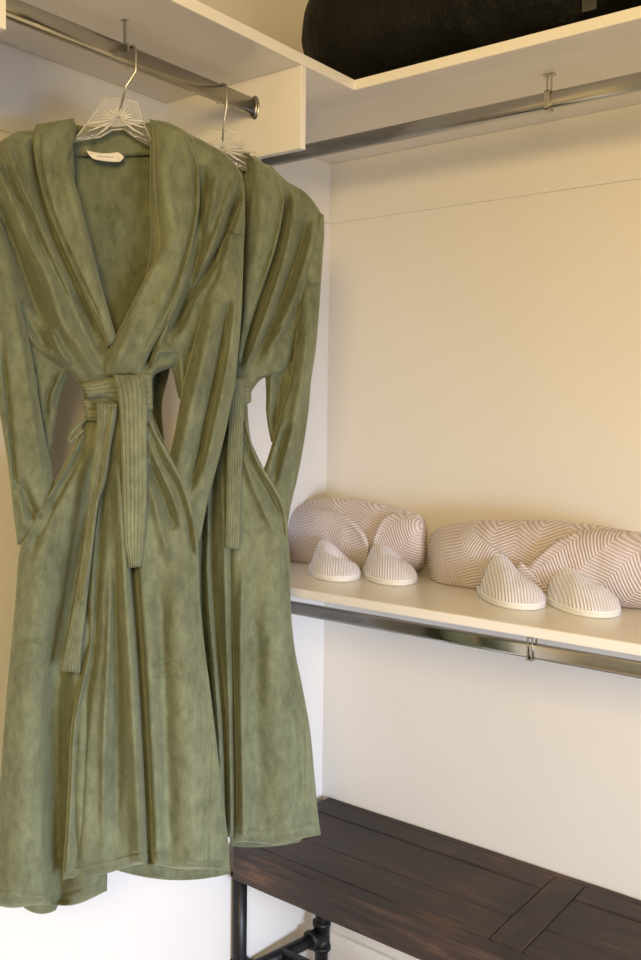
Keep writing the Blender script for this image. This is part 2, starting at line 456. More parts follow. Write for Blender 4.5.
ybk = float(hit(322, 905, 0, xbk)[1])
zt = float(hit(322, 935, 0, xbk)[2])
for (yy, y2) in ((yl, ybk), (Y1+.06, Y1+.06)):
    leg(-.325, yy); leg(xbk, y2)
    bm = bmesh.new(); tube(bm, [(-.325, yy, zt), (xbk, y2, zt)], RP*.95, 16); from_bm('cross_pipe', bm, M['iron'], be, True)
    for (x, y, d) in ((-.325, yy, 1), (xbk, y2, -1)):
        bm = bmesh.new(); tube(bm, [(x, y, zt-.036), (x, y, zt-.026), (x, y, zt-.026), (x, y, zt+.026), (x, y, zt+.026), (x, y, zt+.036)], [.023, .023, .0205, .0205, .023, .023], 20)
        v = Vector((xbk+.325, y2-yy, 0)).normalized()*d
        p0 = Vector((x, y, zt)); tube(bm, [p0, p0+v*.030, p0+v*.030, p0+v*.040], [.0205, .0205, .023, .023], 20)
        from_bm('pipe_tee', bm, M['iron'], be, True)
bm = bmesh.new(); tube(bm, [((xbk-.325)/2, (yl+ybk)/2, zt), ((xbk-.325)/2, Y1+.06, zt)], RP*.95, 16); from_bm('long_pipe', bm, M['iron'], be, True)

# ------------------------------------------------------------------ robes
H1 = hit(131, 60, 1, YL); H2 = hit(222, 90, 1, YL)
e_ = (math.cos(YAW-math.radians(72)), math.sin(YAW-math.radians(72)), 0)
V, Q_ = M['velvet'], M['quilted']

pl = Plane((H1[0], YL, 0), e_)
r1 = empty('bathrobe', (H1[0], YL, .80), 'front green velvet bathrobe at left, hanging open-necked with a tied belt', 'bathrobe', None)
r2_prev = None
# back of the robe, seen in the neck opening and below the hem
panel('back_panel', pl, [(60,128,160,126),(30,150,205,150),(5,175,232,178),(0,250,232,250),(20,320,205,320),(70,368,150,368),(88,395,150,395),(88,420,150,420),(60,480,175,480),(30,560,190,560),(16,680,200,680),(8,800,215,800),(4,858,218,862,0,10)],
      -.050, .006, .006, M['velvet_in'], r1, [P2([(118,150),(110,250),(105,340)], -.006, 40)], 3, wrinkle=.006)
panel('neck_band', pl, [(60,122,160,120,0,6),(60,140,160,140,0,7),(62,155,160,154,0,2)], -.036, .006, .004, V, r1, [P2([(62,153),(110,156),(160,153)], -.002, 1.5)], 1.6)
# left bodice
bl = [(18,131,60,128),(-2,143,72,144),(-14,162,74,162),(-18,190,76,190),(-18,230,88,230),(-12,270,98,270),(4,305,106,305),(24,335,112,335),(47,358,118,352),(66,370,122,366),(80,386,124,380),(84,402,122,400)]
panel('left_bodice', pl, bl, -.012, .030, .006, V, r1, [
    P2([(9,151),(22,188),(43,241),(62,288),(76,322),(90,355),(105,379)], .017, 7, 'up'),
    P2([(-2,168),(15,204),(28,238),(47,275),(61,318),(81,353),(99,378)], .016, 7.5, 'up'),
    P2([(33,138),(42,190),(56,238),(76,283),(94,322),(107,350)], -.022, 6),
    P2([(2,165),(28,214),(50,262),(70,306),(88,345),(102,372)], -.017, 5),
    P2([(81,284),(92,305),(99,322),(110,345)], .010, 4), P2([(71,290),(91,333),(104,356)], -.010, 4),
    P2([(-5,200),(14,245),(30,290),(48,335)], -.022, 8), P2([(51,329),(60,350),(70,365)], .009, 4),
    P2([(20,300),(35,330),(50,352)], -.012, 7)], 1.4, wrinkle=.004, k=3.5)
# right bodice
br = [(150,124,190,134),(150,138,208,143),(150,155,228,156),(150,175,242,176),(150,205,245,210),(150,250,240,250),(142,290,226,290),(130,320,212,320),(118,345,198,345),(110,362,184,362),(106,372,156,374),(104,385,152,385),(104,400,150,400)]
panel('right_bodice', pl, br, -.012, .028, .006, V, r1, [
    P2([(220,160),(217,185),(207,219),(196,246),(186,280),(170,320),(154,355)], .014, 7),
    P2([(243,180),(232,214),(225,240),(207,270),(190,300),(176,335)], -.018, 5),
    P2([(236,172),(226,205),(210,250),(196,285),(184,315)], .011, 5),
    P2([(203,165),(202,220),(194,268),(180,312),(163,348)], -.018, 6),
    P2([(201,285),(185,310),(167,335)], -.004, 1.3), P2([(204,286),(188,312),(170,337)], .004, 2),
    P2([(150,366),(160,352),(176,350)], .008, 4), P2([(147,372),(152,345),(165,320)], -.012, 4)], 1.4, wrinkle=.004, k=3.5)
panel('underarm_fold', pl, [(166,345,200,345),(169,360,198,360),(173,374,196,374),(176,388,192,388),(179,399,188,399)], -.010, .012, .008, V, r1, [P2([(180,350),(182,375),(183,398)], .006, 4)], 1.4)
panel('underarm_fold', pl, [(20,335,70,335),(28,352,73,352),(32,366,73,366),(36,376,68,376),(38,395,60,395),(42,420,56,420),(46,455,51,452)], -.018, .009, .006, V, r1, [P2([(66,366),(55,385),(48,410)], .005, 4), P2([(58,372),(48,395),(46,420)], -.005, 3)], 1.4)
# sleeves
def dsl(x, y): return .012-.022*np.clip((330-y)/95, 0, 1)-.014*np.clip((y-430)/60, 0, 1)
sl = [(-19,180,-14,181),(-19,222,2,224),(-19,262,14,262),(-18,300,20,300),(-12,350,31,350),(-3,400,39,400),(4,440,46,440),(9,475,53,475),(12,505,56,505),(17,545,60,540)]
panel('sleeve', pl, sl, dsl, .030, .022, V, r1, [
    P2([(8,262),(14,300),(22,350),(30,400),(38,450),(44,490)], .006, 6), P2([(2,330),(8,400),(13,450),(18,510)], -.010, 3),
    P2([(-4,265),(4,320),(10,380)], .006, 8), P2([(20,480),(28,500),(36,520)], -.012, 5), P2([(12,480),(20,505),(25,530)], .006, 4)], 1.4, wrinkle=.004, k=2.4)
sr = [(241,200,245,203),(232,224,245,227),(221,245,244,245),(212,275,243,275),(204,305,242,305),(196,335,240,335),(188,365,237,365),(183,385,235,385),(180,400,232,400),(175,430,226,430),(166,470,216,470),(160,500,208,500),(163,540,200,540),(168,560,194,560)]
panel('sleeve', pl, sr, lambda x, y: .010-.022*np.clip((320-y)/90, 0, 1)-.022*np.clip((y-420)/60, 0, 1), .030, .022, V, r1, [
    P2([(230,300),(222,350),(212,397),(205,429),(200,455),(188,495)], -.020, 4.2),
    P2([(216,300),(205,350),(193,400),(184,440),(176,480)], .012, 8), P2([(238,270),(232,340),(222,400),(211,450),(202,495)], .010, 6),
    P2([(228,232),(236,236),(244,237)], -.005, 1.4, 'flat'), P2([(226,238),(218,265),(210,290)], -.006, 3)], 1.4, wrinkle=.003, k=2.4)
# skirt, lower (left) side
def dk(x, y): return -.020+.020*np.clip((y-420)/260, 0, 1)
kl = [(88,398,116,398),(82,425,118,425),(74,447,118,450),(54,482,118,482),(34,514,118,516),(20,546,118,548),(15,600,116,600),(9,660,114,660),(4,720,112,720),(-1,790,110,790),(-7,850,108,850),(-12,902,107,893,0,9)]
panel('left_skirt', pl, kl, dk, .030, .010, V, r1, [
    P2([(82,436),(54,486),(34,519),(21,550)], .012, 4, 'flat'), P2([(86,445),(60,492),(42,526),(30,560)], -.006, 4),
    P2([(72,470),(50,520),(38,580),(30,680),(25,800),(22,890)], .012, 20, 'down'),
    P2([(96,450),(86,520),(72,600),(58,690),(57,790),(60,900)], -.024, 11, 'down'),
    P2([(60,600),(50,700),(48,800),(50,900)], -.006, 5),
    P2([(5,644),(30,640),(56,646)], -.003, 2.5), P2([(5,668),(30,664),(50,668)], -.002, 2),
    P2([(84,700),(82,800),(84,890)], .010, 10, 'down'), P2([(-10,888),(50,896),(107,880)], -.003, 1.6, 'flat')], 1.4, wrinkle=.005, k=4, wave=(2.2, 11, 1))
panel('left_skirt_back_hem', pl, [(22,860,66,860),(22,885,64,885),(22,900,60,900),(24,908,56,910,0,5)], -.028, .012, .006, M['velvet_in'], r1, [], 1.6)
# overlapping front
def dk2(x, y): return .006+.022*np.clip((y-420)/260, 0, 1)
kr = [(106,398,150,396),(108,412,152,412),(110,430,156,432),(110,450,170,455),(104,480,184,483),(98,512,193,512),(93,545,198,545),(89,600,200,600),(90,640,205,650),(83,670,209,680),(72,720,214,720),(68,790,222,790),(65,840,228,840),(62,883,230,874,0,-12)]
big = [(127,440),(129,500),(132,560),(138,640),(143,720),(147,800),(150,872)]
panel('right_skirt', pl, kr, dk2, .026, .010, V, r1, [
    P2(big, -.026, 4.5, 'down'), P2([(a-9, b_) for a, b_ in big], .020, 9, 'down'), P2([(a+14, b_) for a, b_ in big], .004, 10, 'down'),
    P2([(107,440),(101,520),(96,600),(94,650),(86,700),(80,780),(76,870)], -.012, 4.5), P2([(101,480),(94,560),(91,630),(87,665),(74,722),(70,790),(66,870)], .010, 4, 'down'),
    P2([(112,560),(109,640),(104,740),(103,860)], .008, 4), P2([(120,500),(116,600),(118,700),(116,860)], -.007, 6),
    P2([(152,425),(168,458),(184,487),(194,520),(198,550)], .014, 3.5, 'flat'), P2([(150,432),(162,460),(178,490),(189,525),(193,560)], -.006, 2.5),
    P2([(150,440),(158,465),(172,495),(184,530)], .010, 5), P2([(150,462),(160,490),(174,530)], -.010, 6), P2([(150,478),(157,510),(168,560)], .007, 6),
    P2([(176,560),(182,650),(190,760),(196,860)], .011, 18, 'down'), P2([(160,580),(164,700),(168,860)], -.008, 9, 'down'),
    P2([(198,575),(203,640),(208,700),(206,780),(203,868)], -.0035, 1.5, 'down'), P2([(202,575),(207,640),(212,700),(210,780),(207,868)], -.0035, 1.5, 'down'),
    P2([(62,869),(100,862),(150,852),(190,862),(230,862)], -.003, 1.6, 'flat'),
    P2([(150,664),(170,662),(188,668)], -.0025, 2.5), P2([(152,676),(165,675),(180,678)], -.002, 2)], 1.25, wrinkle=.004, k=5, wave=(2.4, 13, 0))
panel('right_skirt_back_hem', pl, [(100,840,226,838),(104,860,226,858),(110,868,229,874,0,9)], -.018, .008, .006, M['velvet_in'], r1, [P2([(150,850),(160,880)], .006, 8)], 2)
# gathers beside the belt
panel('waist_gathers', pl, [(144,398,153,400),(144,412,153,412),(146,426,158,428),(150,440,166,446),(158,458,174,462),(168,474,182,480)], .006, .016, .01, V, r1, [P2([(150,405),(158,435),(175,470)], -.008, 2, 'flat'), P2([(146,420),(152,440),(166,465)], .006, 2.5, 'flat')], 1.1)
# collar
c1 = [(36,124,74,118),(33,133,76,128),(34,150,73,146),(37,170,69,162),(47,207,81,204),(62,245,89,240),(80,284,100,280),(97,320,112,322),(108,348,118,342)]
panel('lapel', pl, c1, .008, .022, .010, V, r1, [P2([(39,135),(41,165),(51,207),(66,245),(84,284),(101,320)], -.005, 1.6),
    P2([(33,131),(37,170),(47,207),(62,245),(80,284)], .006, 2.5), P2([(55,140),(60,190),(78,250)], -.004, 8)], 1.3, wrinkle=.003, k=3)
c2 = [(149,119,168,122),(152,128,184,130),(153,140,194,140),(153,155,199,163),(155,197,200,202),(159,228,197,225),(158,252,191,256),(142,284,181,290),(124,320,168,322),(109,350,152,350),(103,366,144,368),(102,378,142,378)]
panel('lapel', pl, c2, .012, .026, .012, V, r1, [P2([(188,140),(194,165),(195,202),(191,230),(184,258),(174,288),(160,320),(146,348)], -.006, 1.6),
    P2([(193,141),(198,165),(199,202),(196,228),(189,256),(180,288),(166,322)], .007, 2.6), P2([(160,140),(166,190),(172,230),(164,275)], .006, 9),
    P2([(170,250),(150,300),(130,340)], -.005, 8), P2([(150,300),(125,345),(112,370)], .007, 7)], 1.3, wrinkle=.003, k=2.6)
# belt
b1 = empty('belt', (0, 0, 0), 'x', 'x'); del b1['label']; del b1['category']; b1.parent = r1; b1.location = (0, 0, 0)
panel('waistband', pl, [(81,384,90,404),(95,381,100,407),(110,378,112,408),(125,376,126,410),(140,374,142,411),(152,374,153,410)], .022, .014, .03, Q_, b1, [P2([(80,403),(100,398),(118,405)], -.010, 2, 'flat'), P2([(84,412),(118,410)], .004, 4)], 1.1, k=2.4)
panel('waistband', pl, [(82,400,87,421),(95,398,98,422),(110,396,112,420),(125,396,126,416),(140,396,141,412),(150,398,150,408)], .014, .012, .02, Q_, b1, [P2([(84,410),(118,408)], -.005, 1.5)], 1.1, k=2.4)
panel('belt_tail', pl, [(96,402,118,404),(97,420,116,420),(95,445,111,445),(91,480,106,480),(89,504,99,501),(83,550,93,546),(73,610,86,610),(66,645,82,645),(61,671,80,673)], lambda x, y: .046+.008*np.clip((y-400)/60, 0, 1), .007, .004, Q_, b1, [P2([(113,410),(108,450),(103,480),(97,502),(91,546),(82,600)], .008, 2.5, 'flat')], 1.0, k=3)
panel('belt_tail', pl, [(113,375,144,375),(116,384,146,381),(119,400,147,398),(121,450,147,450),(122,500,147,500),(124,545,144,545),(127,557,142,557),(128,568,141,567)], lambda x, y: .052+.006*np.clip((y-400)/60, 0, 1), .009, .006, Q_, b1, [P2([(114,378),(118,400),(120,440)], .005, 3)], 1.0, k=3.5)
bm = bmesh.new()
lp = [(90,416),(82,422),(74,430),(69,438),(70,442),(76,436),(84,430)]
cr = crom([(a, b_, a, b_) for a, b_ in lp], 24)[:, :2]
tube(bm, [pl.at(a, b_, np.array(.012)) for a, b_ in cr], .0032, 8); from_bm('belt_loop', bm, V, r1, True)
# label
lab = panel('brand_label', pl, [(86,150,118,152,0,2),(89,155,124,157,0,2),(93,159,120,162,0,1)], -.024, .0012, .0008, M['label'], r1, [], 1.0, label='small white woven label at the back neck')
bm = bmesh.new()
xx = 97
for w_ in (2.2, 1.6, 2.6, 1.4, 2.2, 1.8):
    a0 = pl.at(xx, 156.3+(xx-97)*.05, np.array(-.0224)); a1 = pl.at(xx+w_, 156.3+(xx+w_-97)*.05, np.array(-.0224)); tube(bm, [a0, a1], .0007, 5); xx += w_+1.0
from_bm('label_lettering', bm, M['thread'], lab, True).location = (0, 0, 0)

# ------------ robe behind
pl2 = Plane((H2[0], YL, 0), e_)
r2 = empty('bathrobe', (H2[0], YL, .80), 'second green velvet bathrobe, behind and right of the front one', 'bathrobe', None)
panel('back_panel', pl2, [(195,152,255,156),(170,170,280,178),(150,200,305,205),(150,260,305,262),(168,320,290,320),(205,372,250,372),(212,395,246,395),(205,440,248,440),(185,500,262,500),(180,600,275,600),(178,720,296,720),(176,826,312,830,0,6)],
      -.046, .005, .005, M['velvet_in'], r2, [], 3, wrinkle=.006)
panel('left_bodice', pl2, [(175,158,205,154),(150,168,215,165),(134,190,222,190),(128,230,226,230),(132,280,230,280),(145,320,232,320),(168,345,236,345),(200,362,238,362),(212,380,240,380),(212,398,240,398)], -.012, .026, .005, V, r2, [P2([(160,180),(185,260),(225,360)], .012, 7), P2([(175,180),(200,270),(230,350)], -.014, 6), P2([(145,210),(170,290),(210,360)], -.012, 7)], 2.2, wrinkle=.004, k=3.5)
panel('right_bodice', pl2, [(246,158,272,166),(246,172,287,181),(244,184,305,192),(244,200,318,208),(244,220,324,223),(243,250,323,252),(240,280,319,282),(238,310,308,312),(236,340,300,342),(234,362,292,362),(232,372,284,372),(231,380,262,379),(230,392,251,392)], -.012, .026, .006, V, r2, [
    P2([(297,190),(291,230),(279,278),(262,326),(244,370)], .014, 6), P2([(309,214),(296,260),(276,312),(252,365)], -.016, 5),
    P2([(318,216),(307,262),(287,318),(264,370)], .011, 6), P2([(287,188),(282,232),(269,280),(252,326),(239,368)], -.016, 5),
    P2([(300,300),(285,335),(270,355)], -.006, 4), P2([(280,300),(262,335),(248,362)], .008, 5), P2([(302,290),(288,318),(262,345)], -.003, 1.3)], 1.4, wrinkle=.003, k=3.5)
panel('underarm_fold', pl2, [(262,360,300,360),(265,375,298,375),(266,395,294,395),(266,410,290,410),(268,427,285,427),(271,442,280,442)], -.014, .014, .008, V, r2, [P2([(283,365),(278,400),(275,435)], -.006, 4), P2([(272,370),(270,410)], .005, 4)], 1.4)
panel('sleeve', pl2, [(320,212,324,215),(314,232,324,234),(306,252,323,253),(303,280,321,283),(299,310,319,312),(295,345,316,347),(290,380,311,382),(283,405,309,407),(276,430,306,430),(267,460,301,460),(260,480,297,480),(258,505,291,505),(262,535,286,535)], lambda x, y: .008-.020*np.clip((340-y)/90, 0, 1)-.020*np.clip((y-420)/60, 0, 1), .026, .020, V, r2, [
    P2([(304,283),(312,285),(321,284)], -.005, 1.4, 'flat'), P2([(310,300),(304,370),(292,430),(280,480)], .008, 6), P2([(290,420),(278,460),(272,490)], -.010, 4), P2([(305,400),(298,450),(290,490)], -.005, 3)], 1.4, wrinkle=.003, k=2.4)
panel('sleeve', pl2, [(124,226,150,226),(122,280,158,280),(126,330,168,330),(132,360,172,358),(136,378,168,378),(138,405,162,405),(142,440,164,440),(146,480,167,480),(150,520,176,520)], .006, .020, .018, V, r2, [P2([(140,300),(150,400),(156,480)], .006, 6), P2([(150,300),(156,400),(162,480)], -.007, 4)], 1.6, wrinkle=.003, k=2.4)
panel('left_skirt', pl2, [(208,396,236,396),(206,425,236,425),(202,450,236,450),(192,485,238,485),(180,520,238,520),(176,550,238,550),(174,620,238,620),(172,700,238,700),(172,780,238,780),(172,832,238,838)], lambda x, y: -.008+.010*np.clip((y-420)/260, 0, 1), .024, .008, V, r2, [
    P2([(205,545),(208,600),(214,660),(220,740),(224,830)], .014, 4, 'down'), P2([(214,450),(213,560),(217,640),(224,720),(227,835)], -.016, 3.2, 'down'),
    P2([(222,440),(225,560),(229,700),(231,838)], .014, 4.5, 'down'), P2([(205,470),(203,560),(208,660),(215,760)], -.014, 4), P2([(234,440),(235,560),(237,840)], -.018, 3, 'flat')], 1.4, wrinkle=.004, k=5)
panel('right_skirt', pl2, [(228,396,247,396),(228,415,248,415),(228,440,251,440),(228,455,258,460),(228,480,272,482),(228,505,284,505),(230,530,288,530),(231,570,290,570),(232,610,291,610),(233,650,295,650),(234,690,303,690),(235,730,310,730),(236,780,315,780),(236,815,318,815),(234,842,321,835,0,5)], lambda x, y: .002+.018*np.clip((y-420)/260, 0, 1), .024, .008, V, r2, [
    P2([(246,425),(258,462),(274,488),(285,512),(288,535)], .012, 3.2, 'flat'), P2([(243,435),(252,465),(268,494),(280,520)], -.006, 2.5), P2([(242,448),(250,475),(262,505),(276,535)], .009, 5),
    P2([(243,560),(241,650),(242,740),(244,835)], .010, 5, 'down'), P2([(270,560),(274,650),(282,750),(290,830)], .008, 14, 'down'), P2([(256,600),(256,700),(260,830)], -.006, 9),
    P2([(291,640),(297,680),(303,720),(304,780),(303,830)], -.0035, 1.5), P2([(287,640),(293,680),(299,720),(300,780),(299,830)], -.0035, 1.5), P2([(235,830),(270,832),(320,824)], -.003, 1.6, 'flat')], 1.3, wrinkle=.004, k=5, wave=(1.5, 9, 2))
panel('right_skirt_back_hem', pl2, [(228,815,312,815),(229,832,305,832),(231,846,300,842,0,3)], -.022, .008, .006, M['velvet_in'], r2, [], 2)
panel('waist_gathers', pl2, [(238,398,247,400),(238,412,248,412),(239,428,248,430),(243,442,253,446),(250,458,262,465),(258,472,268,478)], .002, .016, .01, V, r2, [P2([(244,402),(247,430),(260,468)], -.008, 2, 'flat'), P2([(241,420),(246,440),(256,462)], .006, 2.2, 'flat')], 1.1)
panel('lapel', pl2, [(241,150,256,158),(246,154,264,164),(251,163,276,173),(250,180,285,186),(248,205,284,208),(246,240,277,245),(244,275,265,282),(242,305,256,308),(239,335,247,338),(236,362,241,364)], .006, .022, .010, V, r2, [P2([(281,186),(280,208),(272,245),(260,282),(250,310)], -.005, 1.5), P2([(284,186),(284,208),(276,245),(264,282)], .006, 2.4), P2([(262,170),(262,220),(255,270)], .006, 7)], 1.3, wrinkle=.003, k=2.6)
panel('lapel', pl2, [(200,150,214,150),(190,165,216,165),(188,190,218,190),(194,230,222,230),(206,275,226,275),(220,320,234,320),(232,352,240,350)], .004, .020, .010, V, r2, [], 1.8, k=2.6)
panel('neck_band', pl2, [(205,148,250,152,0,5),(205,162,250,166,0,5),(206,176,250,180,0,2)], -.034, .006, .004, V, r2, [], 2)
b2 = empty('belt', (0, 0, 0), 'x', 'x'); del b2['label']; del b2['category']; b2.parent = r2
panel('waistband', pl2, [(207,382,209,404),(220,379,221,405),(235,377,236,405),(247,378,247,404),(252,381,251,402)], .018, .014, .028, Q_, b2, [], 1.1, k=2.4)
panel('belt_tail', pl2, [(227,378,243,378),(229,390,244,388),(229,410,244,410),(227,450,243,450),(226,500,241,500),(225,535,240,535),(225,548,239,550)], lambda x, y: .040+.006*np.clip((y-400)/60, 0, 1), .008, .005, Q_, b2, [], 1.0, k=3.5)

# ------------------------------------------------------------------ hangers
def hanger(plh, H, cx, cy, sx, label, hookpt):
    root = empty('clothes_hanger', (H[0], YL, 1.90), label, 'hanger', None)
    A = lambda x, y, d=0.: Vector([float(c) for c in plh.at(np.array(float(x)), np.array(float(y)), np.array(float(d)))])
    c = lambda dx, dy: (cx+dx*sx, cy+dy*sx)
    # hook wire over the rail
    hook = bmesh.new()
    base = A(*c(0, -2), -.006); top = Vector((H[0], YL, ZL+.0165))
    pts = [base, Vector((base.x*.5+top.x*.5, base.y*.6+(YL-.013)*.4, ZL-.045)), Vector((top.x-.001, YL-.013, ZL-.024))]
    for k in range(9):
        a = math.pi*k/8*1.05; pts.append(Vector((top.x, YL-.0115*math.cos(a), ZL+.0085+.009*math.sin(a))))
    pts += [Vector((top.x, YL+.012, ZL-.006)), Vector((top.x, YL+.010, ZL-.014))]
    tube(hook, pts, .0017, 8); from_bm('hook', hook, M['steel'], root, True)
    # clear moulded body: thin fan plate, rim, radiating ribs, two arms
    outl = [(-14, -23), (19, -18), (24, 0), (34, 22), (16, 16), (6, 9), (-6, 10), (-18, 17), (-44, 20), (-40, 15), (-22, -8)]
    bm = bmesh.new()
    f = [bm.verts.new(A(*c(x, y), -.0035)) for x, y in outl]; g = [bm.verts.new(A(*c(x, y), -.006)) for x, y in outl]
    bm.faces.new(f); bm.faces.new(g[::-1])
    for i in range(len(outl)): bm.faces.new((f[i], g[i], g[(i+1) % len(outl)], f[(i+1) % len(outl)]))
    from_bm('fan_plate', bm, M['acrylic'], root)
    bm = bmesh.new(); pp = [A(*c(x, y), -.004) for x, y in outl]; tube(bm, pp+[pp[0]], .0011, 6); from_bm('rim', bm, M['frost'], root, True)
    bm = bmesh.new()
    for k in range(22):
        a = math.pi*(2*k/22)+.1
        ux, uy = math.cos(a), math.sin(a)
        if uy > .75: continue
        r_ = 19 if uy < 0 else 24+12*abs(ux)
        if uy < 0 and abs(ux) < .8: r_ = 18
        tube(bm, [A(*c(ux*3, uy*3*.8-1), -.0025), A(*c(ux*r_*.6, uy*r_*.5-1), -.0015), A(*c(ux*r_, uy*r_*.75), -.0025)], [.0016, .0017, .0007], 6)
    from_bm('fan_ribs', bm, M['frost'], root, True)
    bm = bmesh.new(); P = [A(*c(-6, 8), -.005), A(*c(-26, 17), -.004), A(*c(-50, 21), -.006), A(*c(-75, 34), -.008), A(*c(-100, 52), -.008)]
    tube(bm, P, [.003, .003, .003, .003, .002], 8, flat=(1, 1)); from_bm('arm', bm, M['acrylic'], root, True)
    bm = bmesh.new(); P = [A(*c(4, 8), -.005), A(*c(20, 18), -.004), A(*c(36, 27), -.006), A(*c(70, 42), -.008), A(*c(98, 60), -.008)]
    tube(bm, P, [.003, .003, .003, .003, .002], 8); from_bm('arm', bm, M['acrylic'], root, True)
hanger(pl, H1, 118, 120, 1.0, 'clear plastic fan-ribbed hanger in the collar of the front robe', None)
hanger(pl2, H2, 222, 150, .95, 'clear plastic fan-ribbed hanger in the collar of the rear robe', None)

# ------------------------------------------------------------------ bundles on the lower shelf
def bundle(label, ys, body, flaps, XP=-.092, TH=.066):
    plb = Plane((XP, 0, 0), (0, -1, 0))
    q = plb.at(np.array(float(ys)), np.array(575.), np.array(0.))
    root = empty('folded_robe', (XP, float(q[1]), LS), label, 'folded robe', None)
    B = np.array(body, float)
    def surf(x, y):
        o = np.argsort(B[:, 0]); top = np.interp(x, B[o, 0], B[o, 1]); bot = np.interp(x, B[o, 2], B[o, 3])
        c = (top+bot)/2; h = (bot-top)/2
        endf = np.clip(1-np.abs(2*(x-B[:, 0].min())/(B[:, 0].max()-B[:, 0].min())-1)**7, 0, 1)**.5
        return (TH+.006)*np.sqrt(np.clip(1-np.abs((y-c)/h)**2.4, 0, 1))*(.25+.75*endf)
    panel('roll', plb, body, 0, TH, .085, M['knit'], root, [], 1.8, k=2.3, uvm='m', zmin=LS+.0005, wrinkle=.004)
    for nm, rows, mt, add, folds in flaps:
        panel(nm, plb, rows, lambda x, y, add=add: surf(x, y)+add-.020, .020, .02, mt, root, folds, 1.5, k=7, uvm='m', zmin=LS+.0008, wrinkle=.003)
    return root
bundle('rolled beige herringbone knit robe on lower shelf beside the hanging robe', 350,
    [(276,505,278,562),(300,502,295,570),(330,498,325,573),(360,499,355,575),(390,506,385,574),(412,512,408,572),(422,517,419,568),(427,530,426,562)],
    [('left_flap', [(274,508,276,566),(290,506,292,571),(310,507,310,574),(335,511,335,573),(352,519,352,572),(366,534,362,570),(370,548,368,566)], M['knit_l'], .017, [P2([(300,512),(335,516),(356,528),(368,550)], .004, 3)]),
     ('right_flap', [(372,540,368,562),(376,528,374,573),(384,516,386,575),(400,512,402,575),(414,514,414,572),(425,520,425,566)], M['knit_r'], .013, [P2([(372,545),(382,520),(398,511)], .004, 3)])], -.076, .054)
bundle('rolled beige herringbone knit robe on lower shelf at right edge', 520,
    [(431,534,433,590),(441,528,438,595),(470,521,465,597),(510,520,505,600),(550,520,545,604),(590,524,588,608),(625,530,622,611),(655,536,652,612),(664,548,662,600)],
    [('left_flap', [(427,545,430,580),(435,530,439,594),(450,527,452,597),(466,526,466,599),(482,538,482,600),(500,553,498,600),(514,572,512,598),(524,584,522,594)], M['knit_l'], .017, [P2([(466,526),(484,540),(503,556),(518,576)], .004, 3)]),
     ('right_flap', [(520,574,540,598),(530,562,550,602),(548,546,566,605),(568,534,584,608),(590,529,604,610),(616,530,626,612),(642,533,645,612),(658,540,656,604)], M['knit_r'], .019, [P2([(530,565),(556,541),(586,529)], .004, 4), P2([(526,580),(545,598)], -.004, 2)]),
     ('folded_cuff', [(520,560,515,568),(530,570,524,578),(542,582,535,590),(550,592,543,600)], M['knit_l'], .027, [])])

